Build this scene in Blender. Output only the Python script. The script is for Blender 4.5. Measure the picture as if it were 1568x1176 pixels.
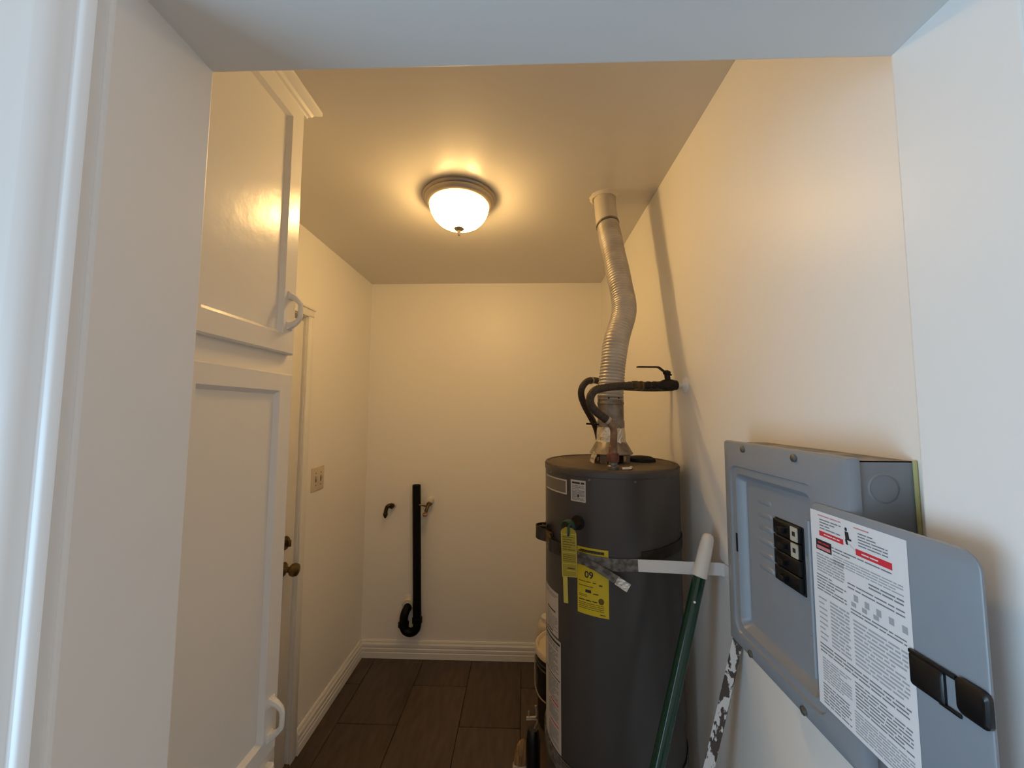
import bpy, bmesh, math, random
from math import sin, cos, pi, radians, sqrt
from mathutils import Vector, Matrix

# ------------------------------------------------------------------ camera, light, exposure
for o in list(bpy.data.objects):
    bpy.data.objects.remove(o)
scene = bpy.context.scene
COL = scene.collection
random.seed(7)

CAM_H = 1.5725
cam_data = bpy.data.cameras.new('camera')
cam_data.sensor_fit = 'HORIZONTAL'
cam_data.sensor_width = 36.0
cam_data.lens = 576.2 / 1568.0 * 36.0
cam_data.clip_start = 0.01
cam = bpy.data.objects.new('camera', cam_data)
COL.objects.link(cam)
yaw, pitch, roll = -0.0302, 0.0720, 0.0042
fwd = Vector((sin(yaw) * cos(pitch), cos(yaw) * cos(pitch), sin(pitch)))
rgt = Vector((cos(yaw), -sin(yaw), 0))
upv = rgt.cross(fwd)
r2 = cos(roll) * rgt + sin(roll) * upv
u2 = -sin(roll) * rgt + cos(roll) * upv
cam.matrix_world = Matrix(((r2.x, u2.x, -fwd.x, 0), (r2.y, u2.y, -fwd.y, 0), (r2.z, u2.z, -fwd.z, CAM_H), (0, 0, 0, 1)))
scene.camera = cam

world = bpy.data.worlds.new('world')
scene.world = world
world.use_nodes = True
bg = world.node_tree.nodes['Background']
bg.inputs['Color'].default_value = (1.0, 0.95, 0.92, 1)
bg.inputs['Strength'].default_value = 0.57

# added area lamp, no window seen: cool side daylight from left behind camera
day_fill = bpy.data.lights.new('daylight_fill', 'AREA')
day_fill.shape = 'RECTANGLE'
day_fill.size, day_fill.size_y = 1.4, 1.9
day_fill.energy = 50
day_fill.color = (0.43, 0.73, 1.0)
wo = bpy.data.objects.new('daylight_fill', day_fill)
COL.objects.link(wo)
wo.location = (-2.15, -0.58, 0.75)
wo.rotation_euler = (Vector((0.47, 0.40, 1.30)) - Vector(wo.location)).to_track_quat('-Z', 'Y').to_euler()

BULB_E = 315.0      # the two bulbs inside the ceiling lamp
BOWL_E = 9.0        # glow of its frosted bowl
WARM = (1.0, 0.612, 0.222)

vs = scene.view_settings
vs.view_transform = 'Standard'
vs.look = 'None'
vs.exposure = 0.0
vs.gamma = 1.0
vs.use_curve_mapping = False
scene.cycles.use_denoising = True
scene.cycles.max_bounces = 12
scene.cycles.diffuse_bounces = 8
scene.cycles.transparent_max_bounces = 12

# ------------------------------------------------------------------ materials
def srgb(r, g, b):
    f = lambda c: (c / 255 / 12.92) if c <= 10 else ((c / 255 + 0.055) / 1.055) ** 2.4
    return (f(r), f(g), f(b), 1)

def mat(name, col, rough=0.5, metal=0.0, col2=None, scale=8.0, mix=(0.4, 0.6), bump=0.0, bscale=60.0, spec=0.5, stretch=None):
    m = bpy.data.materials.new(name)
    m.use_nodes = True
    nt = m.node_tree
    b = nt.nodes['Principled BSDF']
    b.inputs['Base Color'].default_value = col if len(col) == 4 else (*col, 1)
    b.inputs['Roughness'].default_value = rough
    b.inputs['Metallic'].default_value = metal
    b.inputs['Specular IOR Level'].default_value = spec
    tc = nt.nodes.new('ShaderNodeTexCoord')
    src = tc.outputs['Object']
    if stretch:
        mp = nt.nodes.new('ShaderNodeMapping')
        mp.inputs['Scale'].default_value = stretch
        nt.links.new(src, mp.inputs['Vector'])
        src = mp.outputs['Vector']
    if col2:
        n = nt.nodes.new('ShaderNodeTexNoise')
        n.inputs['Scale'].default_value = scale
        n.inputs['Detail'].default_value = 6
        nt.links.new(src, n.inputs['Vector'])
        rp = nt.nodes.new('ShaderNodeValToRGB')
        rp.color_ramp.elements[0].position = mix[0]
        rp.color_ramp.elements[1].position = mix[1]
        rp.color_ramp.elements[0].color = col if len(col) == 4 else (*col, 1)
        rp.color_ramp.elements[1].color = col2 if len(col2) == 4 else (*col2, 1)
        nt.links.new(n.outputs['Fac'], rp.inputs['Fac'])
        nt.links.new(rp.outputs['Color'], b.inputs['Base Color'])
    if bump > 0:
        n2 = nt.nodes.new('ShaderNodeTexNoise')
        n2.inputs['Scale'].default_value = bscale
        n2.inputs['Detail'].default_value = 4
        nt.links.new(src, n2.inputs['Vector'])
        bp = nt.nodes.new('ShaderNodeBump')
        bp.inputs['Strength'].default_value = bump
        bp.inputs['Distance'].default_value = 0.01
        nt.links.new(n2.outputs['Fac'], bp.inputs['Height'])
        nt.links.new(bp.outputs['Normal'], b.inputs['Normal'])
    return m

M = {}
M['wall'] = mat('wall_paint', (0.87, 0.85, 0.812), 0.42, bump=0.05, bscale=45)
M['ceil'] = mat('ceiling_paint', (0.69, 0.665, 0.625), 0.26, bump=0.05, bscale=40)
M['jamb'] = mat('jamb_paint', (0.82, 0.815, 0.80), 0.42, bump=0.03, bscale=30)
M['trim'] = mat('trim_paint', (0.80, 0.79, 0.76), 0.35, bump=0.04, bscale=50)
M['cab'] = mat('cabinet_paint', (0.77, 0.76, 0.74), 0.24, bump=0.06, bscale=28)
M['door'] = mat('door_paint', (0.76, 0.74, 0.70), 0.4, bump=0.03, bscale=40)
M['tile'] = mat('tile_dark', (0.052, 0.035, 0.024), 0.36, col2=(0.088, 0.062, 0.044), scale=7, mix=(0.35, 0.7), bump=0.08, bscale=40, stretch=(5, 1, 1))
M['tileb'] = mat('tile_dark_b', (0.066, 0.046, 0.033), 0.38, col2=(0.105, 0.076, 0.055), scale=7, mix=(0.35, 0.7), bump=0.08, bscale=40, stretch=(5, 1, 1))
M['grout'] = mat('grout_dark', (0.008, 0.006, 0.005), 0.8, bump=0.05)
M['concrete'] = mat('concrete', (0.22, 0.21, 0.20), 0.8, col2=(0.28, 0.27, 0.26), scale=3, bump=0.1)
M['abs'] = mat('black_plastic_pipe', (0.0025, 0.002, 0.002), 0.45, bump=0.02, spec=0.2)
M['white_plastic'] = mat('white_plastic', (0.72, 0.69, 0.62), 0.4, bump=0.01)
M['brass_old'] = mat('aged_brass', (0.12, 0.075, 0.035), 0.35, 0.9, col2=(0.20, 0.14, 0.07), scale=30, bump=0.05)
M['bronze'] = mat('dark_bronze', (0.055, 0.035, 0.02), 0.4, 0.8, col2=(0.09, 0.06, 0.035), scale=40, bump=0.05)
M['brass'] = mat('brass', (0.42, 0.29, 0.11), 0.3, 1.0, bump=0.03)
M['copper'] = mat('copper_pink', (0.46, 0.20, 0.12), 0.45, 0.6, col2=(0.55, 0.36, 0.26), scale=40, bump=0.03)
M['tank'] = mat('tank_enamel', (0.048, 0.044, 0.043), 0.34, col2=(0.054, 0.049, 0.047), scale=3, bump=0.02, bscale=20)
M['tank_top'] = mat('tank_top_dusty', (0.062, 0.045, 0.032), 0.6, col2=(0.13, 0.092, 0.058), scale=9, mix=(0.35, 0.65), bump=0.08, bscale=50)
M['galv'] = mat('galvanised_sheet', (0.30, 0.27, 0.235), 0.45, 0.5, col2=(0.19, 0.155, 0.12), scale=25, bump=0.05)
M['flex'] = mat('flexible_aluminium', (0.52, 0.49, 0.45), 0.40, 0.3, col2=(0.42, 0.385, 0.34), scale=14, bump=0.05)
M['sleeve'] = mat('painted_sleeve', (0.60, 0.56, 0.49), 0.5, 0.1, bump=0.08)
M['foil'] = mat('foil_tape', (0.72, 0.68, 0.60), 0.28, 0.85, bump=0.55, bscale=70)
M['dull_black'] = mat('flat_black', (0.006, 0.005, 0.005), 0.8)  # one plain black for holes, slots, flue outlet, plug and screws
M['hose'] = mat('braided_hose', (0.030, 0.021, 0.014), 0.55, 0.2, col2=(0.060, 0.044, 0.030), scale=160, bump=0.3, bscale=300)
M['rustpipe'] = mat('rusty_copper', (0.17, 0.095, 0.055), 0.5, 0.4, col2=(0.26, 0.16, 0.095), scale=40, bump=0.1)
M['redbrown'] = mat('dielectric_red_brown', (0.13, 0.04, 0.025), 0.6, col2=(0.20, 0.08, 0.05), scale=40, bump=0.1)
M['blackmetal'] = mat('black_iron', (0.015, 0.012, 0.010), 0.5, 0.5, bump=0.1)
M['strap_dark'] = mat('strap_dark_metal', (0.040, 0.032, 0.026), 0.42, 0.6, col2=(0.065, 0.052, 0.04), scale=30, bump=0.05)
M['steel_dark'] = mat('buckle_steel', (0.085, 0.078, 0.072), 0.25, 0.85, bump=0.03)
M['strap_grey'] = mat('strap_dusty_grey', (0.09, 0.085, 0.078), 0.6, 0.3, col2=(0.22, 0.21, 0.195), scale=70, mix=(0.4, 0.65), bump=0.2, bscale=100)
M['strap_white'] = mat('strap_white_paint', (0.74, 0.74, 0.74), 0.45, bump=0.05)
M['paper'] = mat('paper_white', (0.72, 0.73, 0.76), 0.55, bump=0.01)
M['label'] = mat('label_aged_white', (0.50, 0.47, 0.42), 0.5, bump=0.02)
M['label_grey'] = mat('label_grey', (0.15, 0.125, 0.095), 0.4, bump=0.02)
M['ink'] = mat('ink_grey', (0.20, 0.21, 0.24), 0.6)
M['inkl'] = mat('ink_light', (0.36, 0.38, 0.42), 0.6)
M['inkd'] = mat('ink_dark', (0.02, 0.02, 0.022), 0.6)
M['red'] = mat('ink_red', (0.62, 0.03, 0.05), 0.5)
M['pink'] = mat('ink_pale_red', (0.55, 0.22, 0.25), 0.5)
M['yellow'] = mat('yellow_sticker', (0.60, 0.47, 0.012), 0.45, bump=0.01)
M['yellow_tag'] = mat('yellow_tag', (0.33, 0.26, 0.015), 0.45, bump=0.02)
M['yellow_edge'] = mat('yellow_tag_edge', (0.50, 0.42, 0.06), 0.45)
M['olive'] = mat('olive_ink', (0.10, 0.075, 0.005), 0.6)
M['greenwire'] = mat('green_wire', (0.012, 0.05, 0.032), 0.5)
M['panel'] = mat('panel_grey_enamel', (0.232, 0.258, 0.292), 0.33, col2=(0.240, 0.266, 0.300), scale=4, bump=0.03, bscale=60)
M['panel_dust'] = mat('panel_top_dusty', (0.20, 0.19, 0.17), 0.7, col2=(0.34, 0.31, 0.26), scale=25, bump=0.15)
M['screw'] = mat('screw_zinc', (0.20, 0.20, 0.19), 0.4, 0.8)
M['breaker'] = mat('breaker_black', (0.006, 0.006, 0.007), 0.3)
M['breaker_label'] = mat('breaker_label', (0.45, 0.43, 0.36), 0.5)
M['caulk'] = mat('yellow_caulk', (0.50, 0.46, 0.20), 0.7, bump=0.3)
M['green'] = mat('green_lacquer', (0.001, 0.034, 0.019), 0.14)
M['grip'] = mat('white_grip', (0.78, 0.77, 0.74), 0.45, bump=0.02)
M['stick'] = mat('spattered_stick', (0.062, 0.045, 0.036), 0.7, col2=(0.66, 0.66, 0.66), scale=55, mix=(0.49, 0.52), bump=0.2, stretch=(1.3, 1.3, 0.6))
M['bucket'] = mat('bucket_dark', (0.016, 0.012, 0.010), 0.4, bump=0.02)
M['bucket_rim'] = mat('bucket_rim_cream', (0.66, 0.58, 0.45), 0.45, bump=0.02)
M['bucket_rib'] = mat('bucket_rib_grey', (0.09, 0.08, 0.065), 0.5)
M['bristle'] = mat('bristle_tan', (0.26, 0.13, 0.045), 0.8, col2=(0.46, 0.28, 0.12), scale=30, bump=0.5, stretch=(6, 6, 0.5))
M['dirty_white'] = mat('dirty_white', (0.40, 0.36, 0.29), 0.6, col2=(0.5, 0.46, 0.4), scale=20)
M['steelwire'] = mat('steel_wire', (0.42, 0.36, 0.28), 0.45, 0.5)
M['nickel'] = mat('lamp_nickel', (0.46, 0.41, 0.36), 0.32, 0.7, bump=0.02)
M['plate'] = mat('switch_plate_ivory', (0.62, 0.55, 0.43), 0.4)
M['plate_dark'] = mat('switch_slot_shadow', (0.20, 0.15, 0.10), 0.5)
M['stain'] = mat('joint_compound', (0.72, 0.66, 0.56), 0.7, bump=0.2)

def emission(name, col, strength, mixt=None):
    m = bpy.data.materials.new(name)
    m.use_nodes = True
    nt = m.node_tree
    nt.nodes.remove(nt.nodes['Principled BSDF'])
    out = nt.nodes['Material Output']
    e = nt.nodes.new('ShaderNodeEmission')
    e.inputs['Color'].default_value = (*col, 1)
    e.inputs['Strength'].default_value = strength
    if mixt is None:
        nt.links.new(e.outputs[0], out.inputs['Surface'])
    else:
        t = nt.nodes.new('ShaderNodeBsdfTransparent')
        mx = nt.nodes.new('ShaderNodeMixShader')
        mx.inputs['Fac'].default_value = mixt
        nt.links.new(e.outputs[0], mx.inputs[1])
        nt.links.new(t.outputs[0], mx.inputs[2])
        nt.links.new(mx.outputs[0], out.inputs['Surface'])
    return m
M['bowl'] = emission('frosted_glass_lit', WARM, BOWL_E / 0.5, 0.5)
M['bulb'] = emission('bulb_lit', WARM, BULB_E)

# ------------------------------------------------------------------ mesh helpers
ORIGIN = {}

class B:
    def __init__(self):
        self.bm = bmesh.new()
        self.mi = 0

    def face(self, vs, mi=None):
        try:
            f = self.bm.faces.new(vs)
            f.material_index = self.mi if mi is None else mi
            return f
        except ValueError:
            return None

    def v(self, p):
        return self.bm.verts.new(p)

    def box(self, x0, x1, y0, y1, z0, z1, bev=0.0, seg=2, mi=None):
        vs = [self.v((x, y, z)) for z in (z0, z1) for y in (y0, y1) for x in (x0, x1)]
        idx = [(0, 2, 3, 1), (4, 5, 7, 6), (0, 1, 5, 4), (2, 6, 7, 3), (0, 4, 6, 2), (1, 3, 7, 5)]
        fs = [self.face([vs[i] for i in q], mi) for q in idx]
        if bev > 0:
            es = list({e for f in fs for e in f.edges})
            r = bmesh.ops.bevel(self.bm, geom=es, offset=bev, segments=seg, affect='EDGES', profile=0.5)
            for f in r['faces']:
                f.material_index = self.mi if mi is None else mi
        return self

    def lathe(self, prof, center=(0, 0, 0), axis=(0, 0, 1), n=32, cap0=True, cap1=True, mi=None):
        """prof: list of (radius, height along axis)"""
        ax = Vector(axis).normalized()
        a = ax.orthogonal().normalized()
        if abs(ax.z) > 0.99:
            a = Vector((1, 0, 0))
        b = ax.cross(a)
        c = Vector(center)
        rings = []
        for r, hh in prof:
            if r < 1e-6:
                rings.append([self.v(c + ax * hh)])
            else:
                rings.append([self.v(c + ax * hh + (a * cos(2 * pi * k / n) + b * sin(2 * pi * k / n)) * r) for k in range(n)])
        for p, q in zip(rings, rings[1:]):
            self._bridge(p, q, mi)
        if cap0 and len(rings[0]) > 1:
            self.face(rings[0][::-1], mi)
        if cap1 and len(rings[-1]) > 1:
            self.face(rings[-1], mi)
        return self

    def _bridge(self, p, q, mi=None):
        n = max(len(p), len(q))
        for k in range(n):
            k2 = (k + 1) % n
            if len(p) == 1 and len(q) == 1:
                return
            if len(p) == 1:
                self.face([p[0], q[k2], q[k]][::-1], mi)
            elif len(q) == 1:
                self.face([p[k], p[k2], q[0]], mi)
            else:
                self.face([p[k], p[k2], q[k2], q[k]], mi)

    def tube(self, pts, r, n=16, cap=True, mi=None):
        pts = [Vector(p) for p in pts]
        rs = r if isinstance(r, (list, tuple)) else [r] * len(pts)
        T = []
        for i in range(len(pts)):
            t = pts[min(i + 1, len(pts) - 1)] - pts[max(i - 1, 0)]
            T.append(t.normalized())
        nrm = T[0].orthogonal().normalized()
        rings = []
        for i, p in enumerate(pts):
            nrm = (nrm - T[i] * nrm.dot(T[i])).normalized()
            bi = T[i].cross(nrm)
            rings.append([self.v(p + (nrm * cos(2 * pi * k / n) + bi * sin(2 * pi * k / n)) * rs[i]) for k in range(n)])
        for a, b in zip(rings, rings[1:]):
            self._bridge(a, b, mi)
        if cap:
            self.face(rings[0][::-1], mi)
            self.face(rings[-1], mi)
        return self

    def ribbon(self, pts, w, t, up=(0, 0, 1), mi=None):
        """flat band along pts; w = half width along up, t = thickness sideways"""
        pts = [Vector(p) for p in pts]
        U = Vector(up)
        rings = []
        for i, p in enumerate(pts):
            d = (pts[min(i + 1, len(pts) - 1)] - pts[max(i - 1, 0)]).normalized()
            s = d.cross(U).normalized()
            u = s.cross(d).normalized()
            rings.append([self.v(p + u * a * w + s * b * t / 2) for a, b in ((-1, -1), (-1, 1), (1, 1), (1, -1))])
        for a, b in zip(rings, rings[1:]):
            self._bridge(a, b, mi)
        self.face(rings[0][::-1], mi)
        self.face(rings[-1], mi)
        return self

    def prism(self, prof, p0, p1, ua, va, mi=None):
        """extrude 2D profile [(u,v)] from p0 to p1; ua, va are the axes of u, v"""
        ua, va, p0, p1 = Vector(ua), Vector(va), Vector(p0), Vector(p1)
        a = [self.v(p0 + ua * u + va * v) for u, v in prof]
        b = [self.v(p1 + ua * u + va * v) for u, v in prof]
        self._bridge(a, b, mi)
        self.face(a[::-1], mi)
        self.face(b, mi)
        return self

    def rings(self, mapf, specs, seg=4, cap_first=False, cap_last=True, mi=None):
        """nested rounded rectangles: specs = (u0,u1,v0,v1,depth,corner radius)"""
        R = []
        for u0, u1, v0, v1, d, cr in specs:
            cr = max(cr, 1e-5)
            ring = []
            for cx, cy, a0 in ((u1 - cr, v1 - cr, 0), (u0 + cr, v1 - cr, pi / 2), (u0 + cr, v0 + cr, pi), (u1 - cr, v0 + cr, 1.5 * pi)):
                for k in range(seg + 1):
                    a = a0 + pi / 2 * k / seg
                    ring.append(self.v(mapf(cx + cr * cos(a), cy + cr * sin(a), d)))
            R.append(ring)
        for p, q in zip(R, R[1:]):
            self._bridge(p, q, mi)
        if cap_first:
            self.face(R[0][::-1], mi)
        if cap_last:
            self.face(R[-1], mi)
        return self

    def quad(self, mapf, u0, u1, v0, v1, d, n=1, mi=None):
        """flat (or curved, n strips) printed patch"""
        lo = [self.v(mapf(u0 + (u1 - u0) * k / n, v0, d)) for k in range(n + 1)]
        hi = [self.v(mapf(u0 + (u1 - u0) * k / n, v1, d)) for k in range(n + 1)]
        for k in range(n):
            self.face([lo[k], lo[k + 1], hi[k + 1], hi[k]], mi)
        return self

    def mesh(self, name, mats, smooth=40, off=(0, 0, 0), fix=True):
        if fix:
            bmesh.ops.recalc_face_normals(self.bm, faces=self.bm.faces[:])
        bmesh.ops.translate(self.bm, verts=self.bm.verts[:], vec=-Vector(off))
        me = bpy.data.meshes.new(name)
        self.bm.to_mesh(me)
        self.bm.free()
        for m in (mats if isinstance(mats, (list, tuple)) else [mats]):
            me.materials.append(M[m])
        if smooth:
            me.polygons.foreach_set('use_smooth', [True] * len(me.polygons))
            me.set_sharp_from_angle(angle=radians(smooth))
        return me

    def build(self, name, mats, parent=None, smooth=40, fix=True, label=None):
        if parent is not None:
            off = ORIGIN[parent.name]
        else:
            bb = [v.co for v in self.bm.verts]
            off = (sum(v.x for v in bb) / len(bb), sum(v.y for v in bb) / len(bb), min(v.z for v in bb))
        o = bpy.data.objects.new(name, self.mesh(name, mats, smooth, off, fix))
        COL.objects.link(o)
        if parent is not None:
            o.parent = parent
        else:
            o.location = off
        ORIGIN[o.name] = off
        if label:
            o['label'] = label
        return o

def thing(name, loc, label, cat, group=None):
    o = bpy.data.objects.new(name, None)
    o.empty_display_size = 0.05
    COL.objects.link(o)
    o.location = loc
    ORIGIN[o.name] = tuple(loc)
    o['label'] = label
    o['category'] = cat
    if group:
        o['group'] = group
    return o

def tag(o, label, cat, group=None):
    o['label'] = label
    o['category'] = cat
    if group:
        o['group'] = group
    return o

def struct(o):
    o['kind'] = 'structure'
    return o

def smooth_path(ctrl, step=0.01):
    P = [Vector(p) for p in ctrl]
    P = [2 * P[0] - P[1]] + P + [2 * P[-1] - P[-2]]
    out = []
    for i in range(1, len(P) - 2):
        p0, p1, p2, p3 = P[i - 1:i + 3]
        n = max(2, int((p2 - p1).length / step))
        for k in range(n):
            t = k / n
            out.append(0.5 * ((2 * p1) + (-p0 + p2) * t + (2 * p0 - 5 * p1 + 4 * p2 - p3) * t * t + (-p0 + 3 * p1 - 3 * p2 + p3) * t ** 3))
    out.append(P[-2])
    return out

def words(b, mapf, u0, u1, v0, v1, rows, d, mi, fill=0.55, seed=1, n=1, dense=False):
    us = 180 / pi / .2125 if abs(u0) > 20 else 1.0      # degrees per metre on the round tank, else metres
    """rows of small printed word blocks"""
    rg = random.Random(seed)
    rh = (v1 - v0) / rows
    L = abs(u1 - u0)
    s = 1 if u1 > u0 else -1
    for r in range(rows):
        vc = v1 - rh * (r + 0.5)
        x = 0.0
        stop = L * (1.0 if rg.random() < 0.75 else rg.uniform(0.45, 0.95))
        while x < stop - rh * us * 0.5:
            w = min(rg.uniform(1.2, 5.0) * rh * us * (2.2 if dense else 1.0), stop - x)
            b.quad(mapf, u0 + s * x, u0 + s * (x + w), vc - rh * fill / 2, vc + rh * fill / 2, d, n, mi)
            x += w + rh * us * 0.35

def text_mesh(b, txt, mapf, u0, v0, size, d, mi, flip=1):
    cu = bpy.data.curves.new('t', 'FONT')
    cu.body = txt
    cu.size = size
    cu.resolution_u = 3
    cu.offset = 0.0006
    ob = bpy.data.objects.new('t', cu)
    COL.objects.link(ob)
    dg = bpy.context.evaluated_depsgraph_get()
    me = bpy.data.meshes.new_from_object(ob.evaluated_get(dg))
    vs = [b.v(mapf(u0 + flip * v.co.x, v0 + v.co.y, d)) for v in me.vertices]
    for p in me.polygons:
        b.face([vs[i] for i in p.vertices], mi)
    bpy.data.objects.remove(ob)
    bpy.data.curves.remove(cu)
    bpy.data.meshes.remove(me)

# ------------------------------------------------------------------ room dimensions (metres)
XL, XR, YB, ZC = -1.041, 0.522, 2.503, 2.44
YF0, YF1 = 0.345, 0.4686            # doorway wall: photographer's side, room side
JL, JR, JH = -0.422, 0.472, 2.03    # doorway opening

# ------------------------------------------------------------------ structure
fl = B().box(XL - .1, XR + .1, YF0, YB + .1, -.06, -.004).build('floor', 'grout')
struct(fl)
PX, PY = 0.3085, 0.61
x_lines = [XL, -0.937, -0.6285, -0.320, -0.0115, 0.297, XR]
full = {}
for c in range(len(x_lines) - 1):
    x0, x1 = x_lines[c], x_lines[c + 1]
    y = 1.988 - 3 * PY if c % 2 == 1 else 2.262 - 4 * PY
    while y < YB:
        y0, y1 = max(y, YF0), min(y + PY, YB)
        if y1 - y0 > .02:
            w, l = x1 - x0 - .003, y1 - y0 - .003
            mt = random.choice(['tile', 'tileb'])
            key = (round(w, 3), round(l, 3), mt)
            if key not in full:
                full[key] = B().box(-w / 2, w / 2, -l / 2, l / 2, -.005, 0, bev=.0012, seg=1).mesh('tile', mt, off=(0, 0, 0))
            t = bpy.data.objects.new('tile', full[key])
            COL.objects.link(t)
            t.parent = fl
            oo = ORIGIN[fl.name]
            t.location = ((x0 + x1) / 2 - oo[0], (y0 + y1) / 2 - oo[1], 0 - oo[2])
        y += PY
struct(B().box(-3, 3, -4, YF0, -.06, -.002).build('floor_outside', 'concrete'))

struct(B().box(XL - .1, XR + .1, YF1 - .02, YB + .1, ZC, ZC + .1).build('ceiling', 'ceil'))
struct(B().box(XL - .1, XR + .1, YB, YB + .1, 0, ZC).build('wall_back', 'wall'))
struct(B().box(XR, XR + .1, YF1, YB, 0, ZC).build('wall_right', 'wall'))

DY0, DY1, DZ = 0.965, 1.752, 2.018    # door opening in the left wall
b = B()
b.box(XL - .16, XL - .07, YF1, YB, 0, ZC)
b.box(XL - .07, XL, YF1, DY0, 0, ZC)
b.box(XL - .07, XL, DY1, YB, 0, ZC)
b.box(XL - .07, XL, DY0, DY1, DZ, ZC)
struct(b.build('wall_left', 'wall'))

b = B()
b.prism([(-3, 0), (JL, 0), (JL, JH), (JR, JH), (JR, 0), (3, 0), (3, 2.9), (-3, 2.9)], (0, YF0, 0), (0, YF1, 0), (1, 0, 0), (0, 0, 1))
bmesh.ops.recalc_face_normals(b.bm, faces=b.bm.faces[:])
near = lambda v: (abs(v.co.x - JL) < 1e-4 or abs(v.co.x - JR) < 1e-4)
es = [e for e in b.bm.edges if near(e.verts[0]) and near(e.verts[1]) and abs(e.verts[0].co.y - e.verts[1].co.y) < 1e-4]
bmesh.ops.bevel(b.bm, geom=es, offset=.003, segments=2, affect='EDGES', profile=0.5)
bmesh.ops.triangulate(b.bm, faces=[f for f in b.bm.faces if len(f.verts) > 4])
struct(b.build('wall_front', 'jamb', smooth=0))

# moulded casing around the doorway, photographer's side
cas = [(0, 0), (0, .010), (.006, .013), (.014, .013), (.019, .009), (.024, .009), (.030, .014), (.046, .017), (.056, .017), (.060, .012), (.060, 0)]
struct(B().prism(cas, (JL - .004, YF0, 0), (JL - .004, YF0, JH + .06), (-1, 0, 0), (0, -1, 0)).build('trim_1', 'jamb'))
struct(B().prism(cas, (JR + .004, YF0, 0), (JR + .004, YF0, JH + .06), (1, 0, 0), (0, -1, 0)).build('trim_2', 'jamb'))
struct(B().prism(cas, (JL - .004, YF0, JH + .004), (JR + .004, YF0, JH + .004), (0, 0, 1), (0, -1, 0)).build('trim_3', 'jamb'))

# baseboards with a stepped, grooved profile
bb = [(0, 0), (.016, 0), (.016, .034), (.0135, .037), (.0135, .041), (.016, .044), (.016, .058), (.013, .062), (.013, .067), (.0155, .070), (.0155, .084), (.010, .094), (.010, .100), (.006, .108), (0, .108)]
struct(B().prism(bb, (XL, 1.802, 0), (XL, YB, 0), (1, 0, 0), (0, 0, 1)).build('baseboard_left', 'trim', smooth=25))
struct(B().prism(bb, (XL, YB, 0), (XR, YB, 0), (0, -1, 0), (0, 0, 1)).build('baseboard_back', 'trim', smooth=25))
struct(B().prism(bb, (XR, YF1, 0), (XR, YB, 0), (-1, 0, 0), (0, 0, 1)).build('baseboard_right', 'trim', smooth=25))

# side door in the left wall
dr = B().box(XL - .048, XL - .006, DY0 + .006, DY1 - .012, .012, DZ - .022, bev=.003).build('door_1', 'door')
struct(dr)
for yy, zz, nm in ((1.662, .880, 'knob'), (1.668, .990, 'deadbolt')):
    if nm == 'knob':
        b = B().lathe([(.030, 0), (.031, .004), (.027, .009), (.014, .012), (.012, .030), (.016, .034), (.025, .042), (.0285, .053), (.025, .065), (.012, .072), (0, .0735)], (XL - .006, yy, zz), (1, 0, 0), 28)
    else:
        b = B().lathe([(.029, 0), (.030, .004), (.026, .010), (.010, .013), (0, .013)], (XL - .006, yy, zz), (1, 0, 0), 28)
        b.box(XL + .005, XL + .024, yy - .004, yy + .004, zz - .015, zz + .015, bev=.003)
    b.build(nm, 'brass_old', dr)
b = B().box(XL - .05, XL + .012, DY0, DY1, 0, .012, bev=.004)
b.build('threshold', 'brass_old', dr)
struct(B().box(XL, XL + .011, DY1 + .002, DY1 + .046, 0, DZ + .012, bev=.003).build('trim_4', 'trim'))
b = B().box(XL, XL + .011, 1.0, DY1 + .046, DZ + .004, DZ + .048, bev=.003)
b.box(XL, XL + .018, 1.0, DY1 + .052, DZ + .040, DZ + .052, bev=.003)
struct(b.build('trim_5', 'trim'))

# ------------------------------------------------------------------ tall painted cabinet by the doorway
CX, CY1 = -0.622, 0.990
cab = thing('tall_cabinet', (-0.83, 0.73, 0), 'tall white built-in cabinet with recessed-panel doors beside the doorway', 'cabinet')
b = B().box(XL + .002, CX, YF1 + .002, CY1, .0, 2.43, bev=.002)
b.build('carcass', 'cab', cab)
b = B()
cr = [(0, 0), (.006, 0), (.008, .006), (.014, .010), (.018, .018), (.030, .026), (.034, .030), (.034, .040), (0, .040)]
for (u0_, v0_), (u1_, v1_) in zip(cr, cr[1:] + cr[:1]):
    row = [[(CX + u, YF1 + .002, 2.399 + v), (CX + u, CY1 + u, 2.399 + v), (XL + .002, CY1 + u, 2.399 + v)] for u, v in ((u0_, v0_), (u1_, v1_))]
    vv = [[b.v(p) for p in r] for r in row]
    for k in range(2):
        b.face([vv[0][k], vv[0][k + 1], vv[1][k + 1], vv[1][k]])
bmesh.ops.remove_doubles(b.bm, verts=b.bm.verts[:], dist=1e-6)
b.build('crown_moulding', 'cab', cab, smooth=25)
def fmap(u, v, d):
    return (CX + d, u, v)
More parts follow.
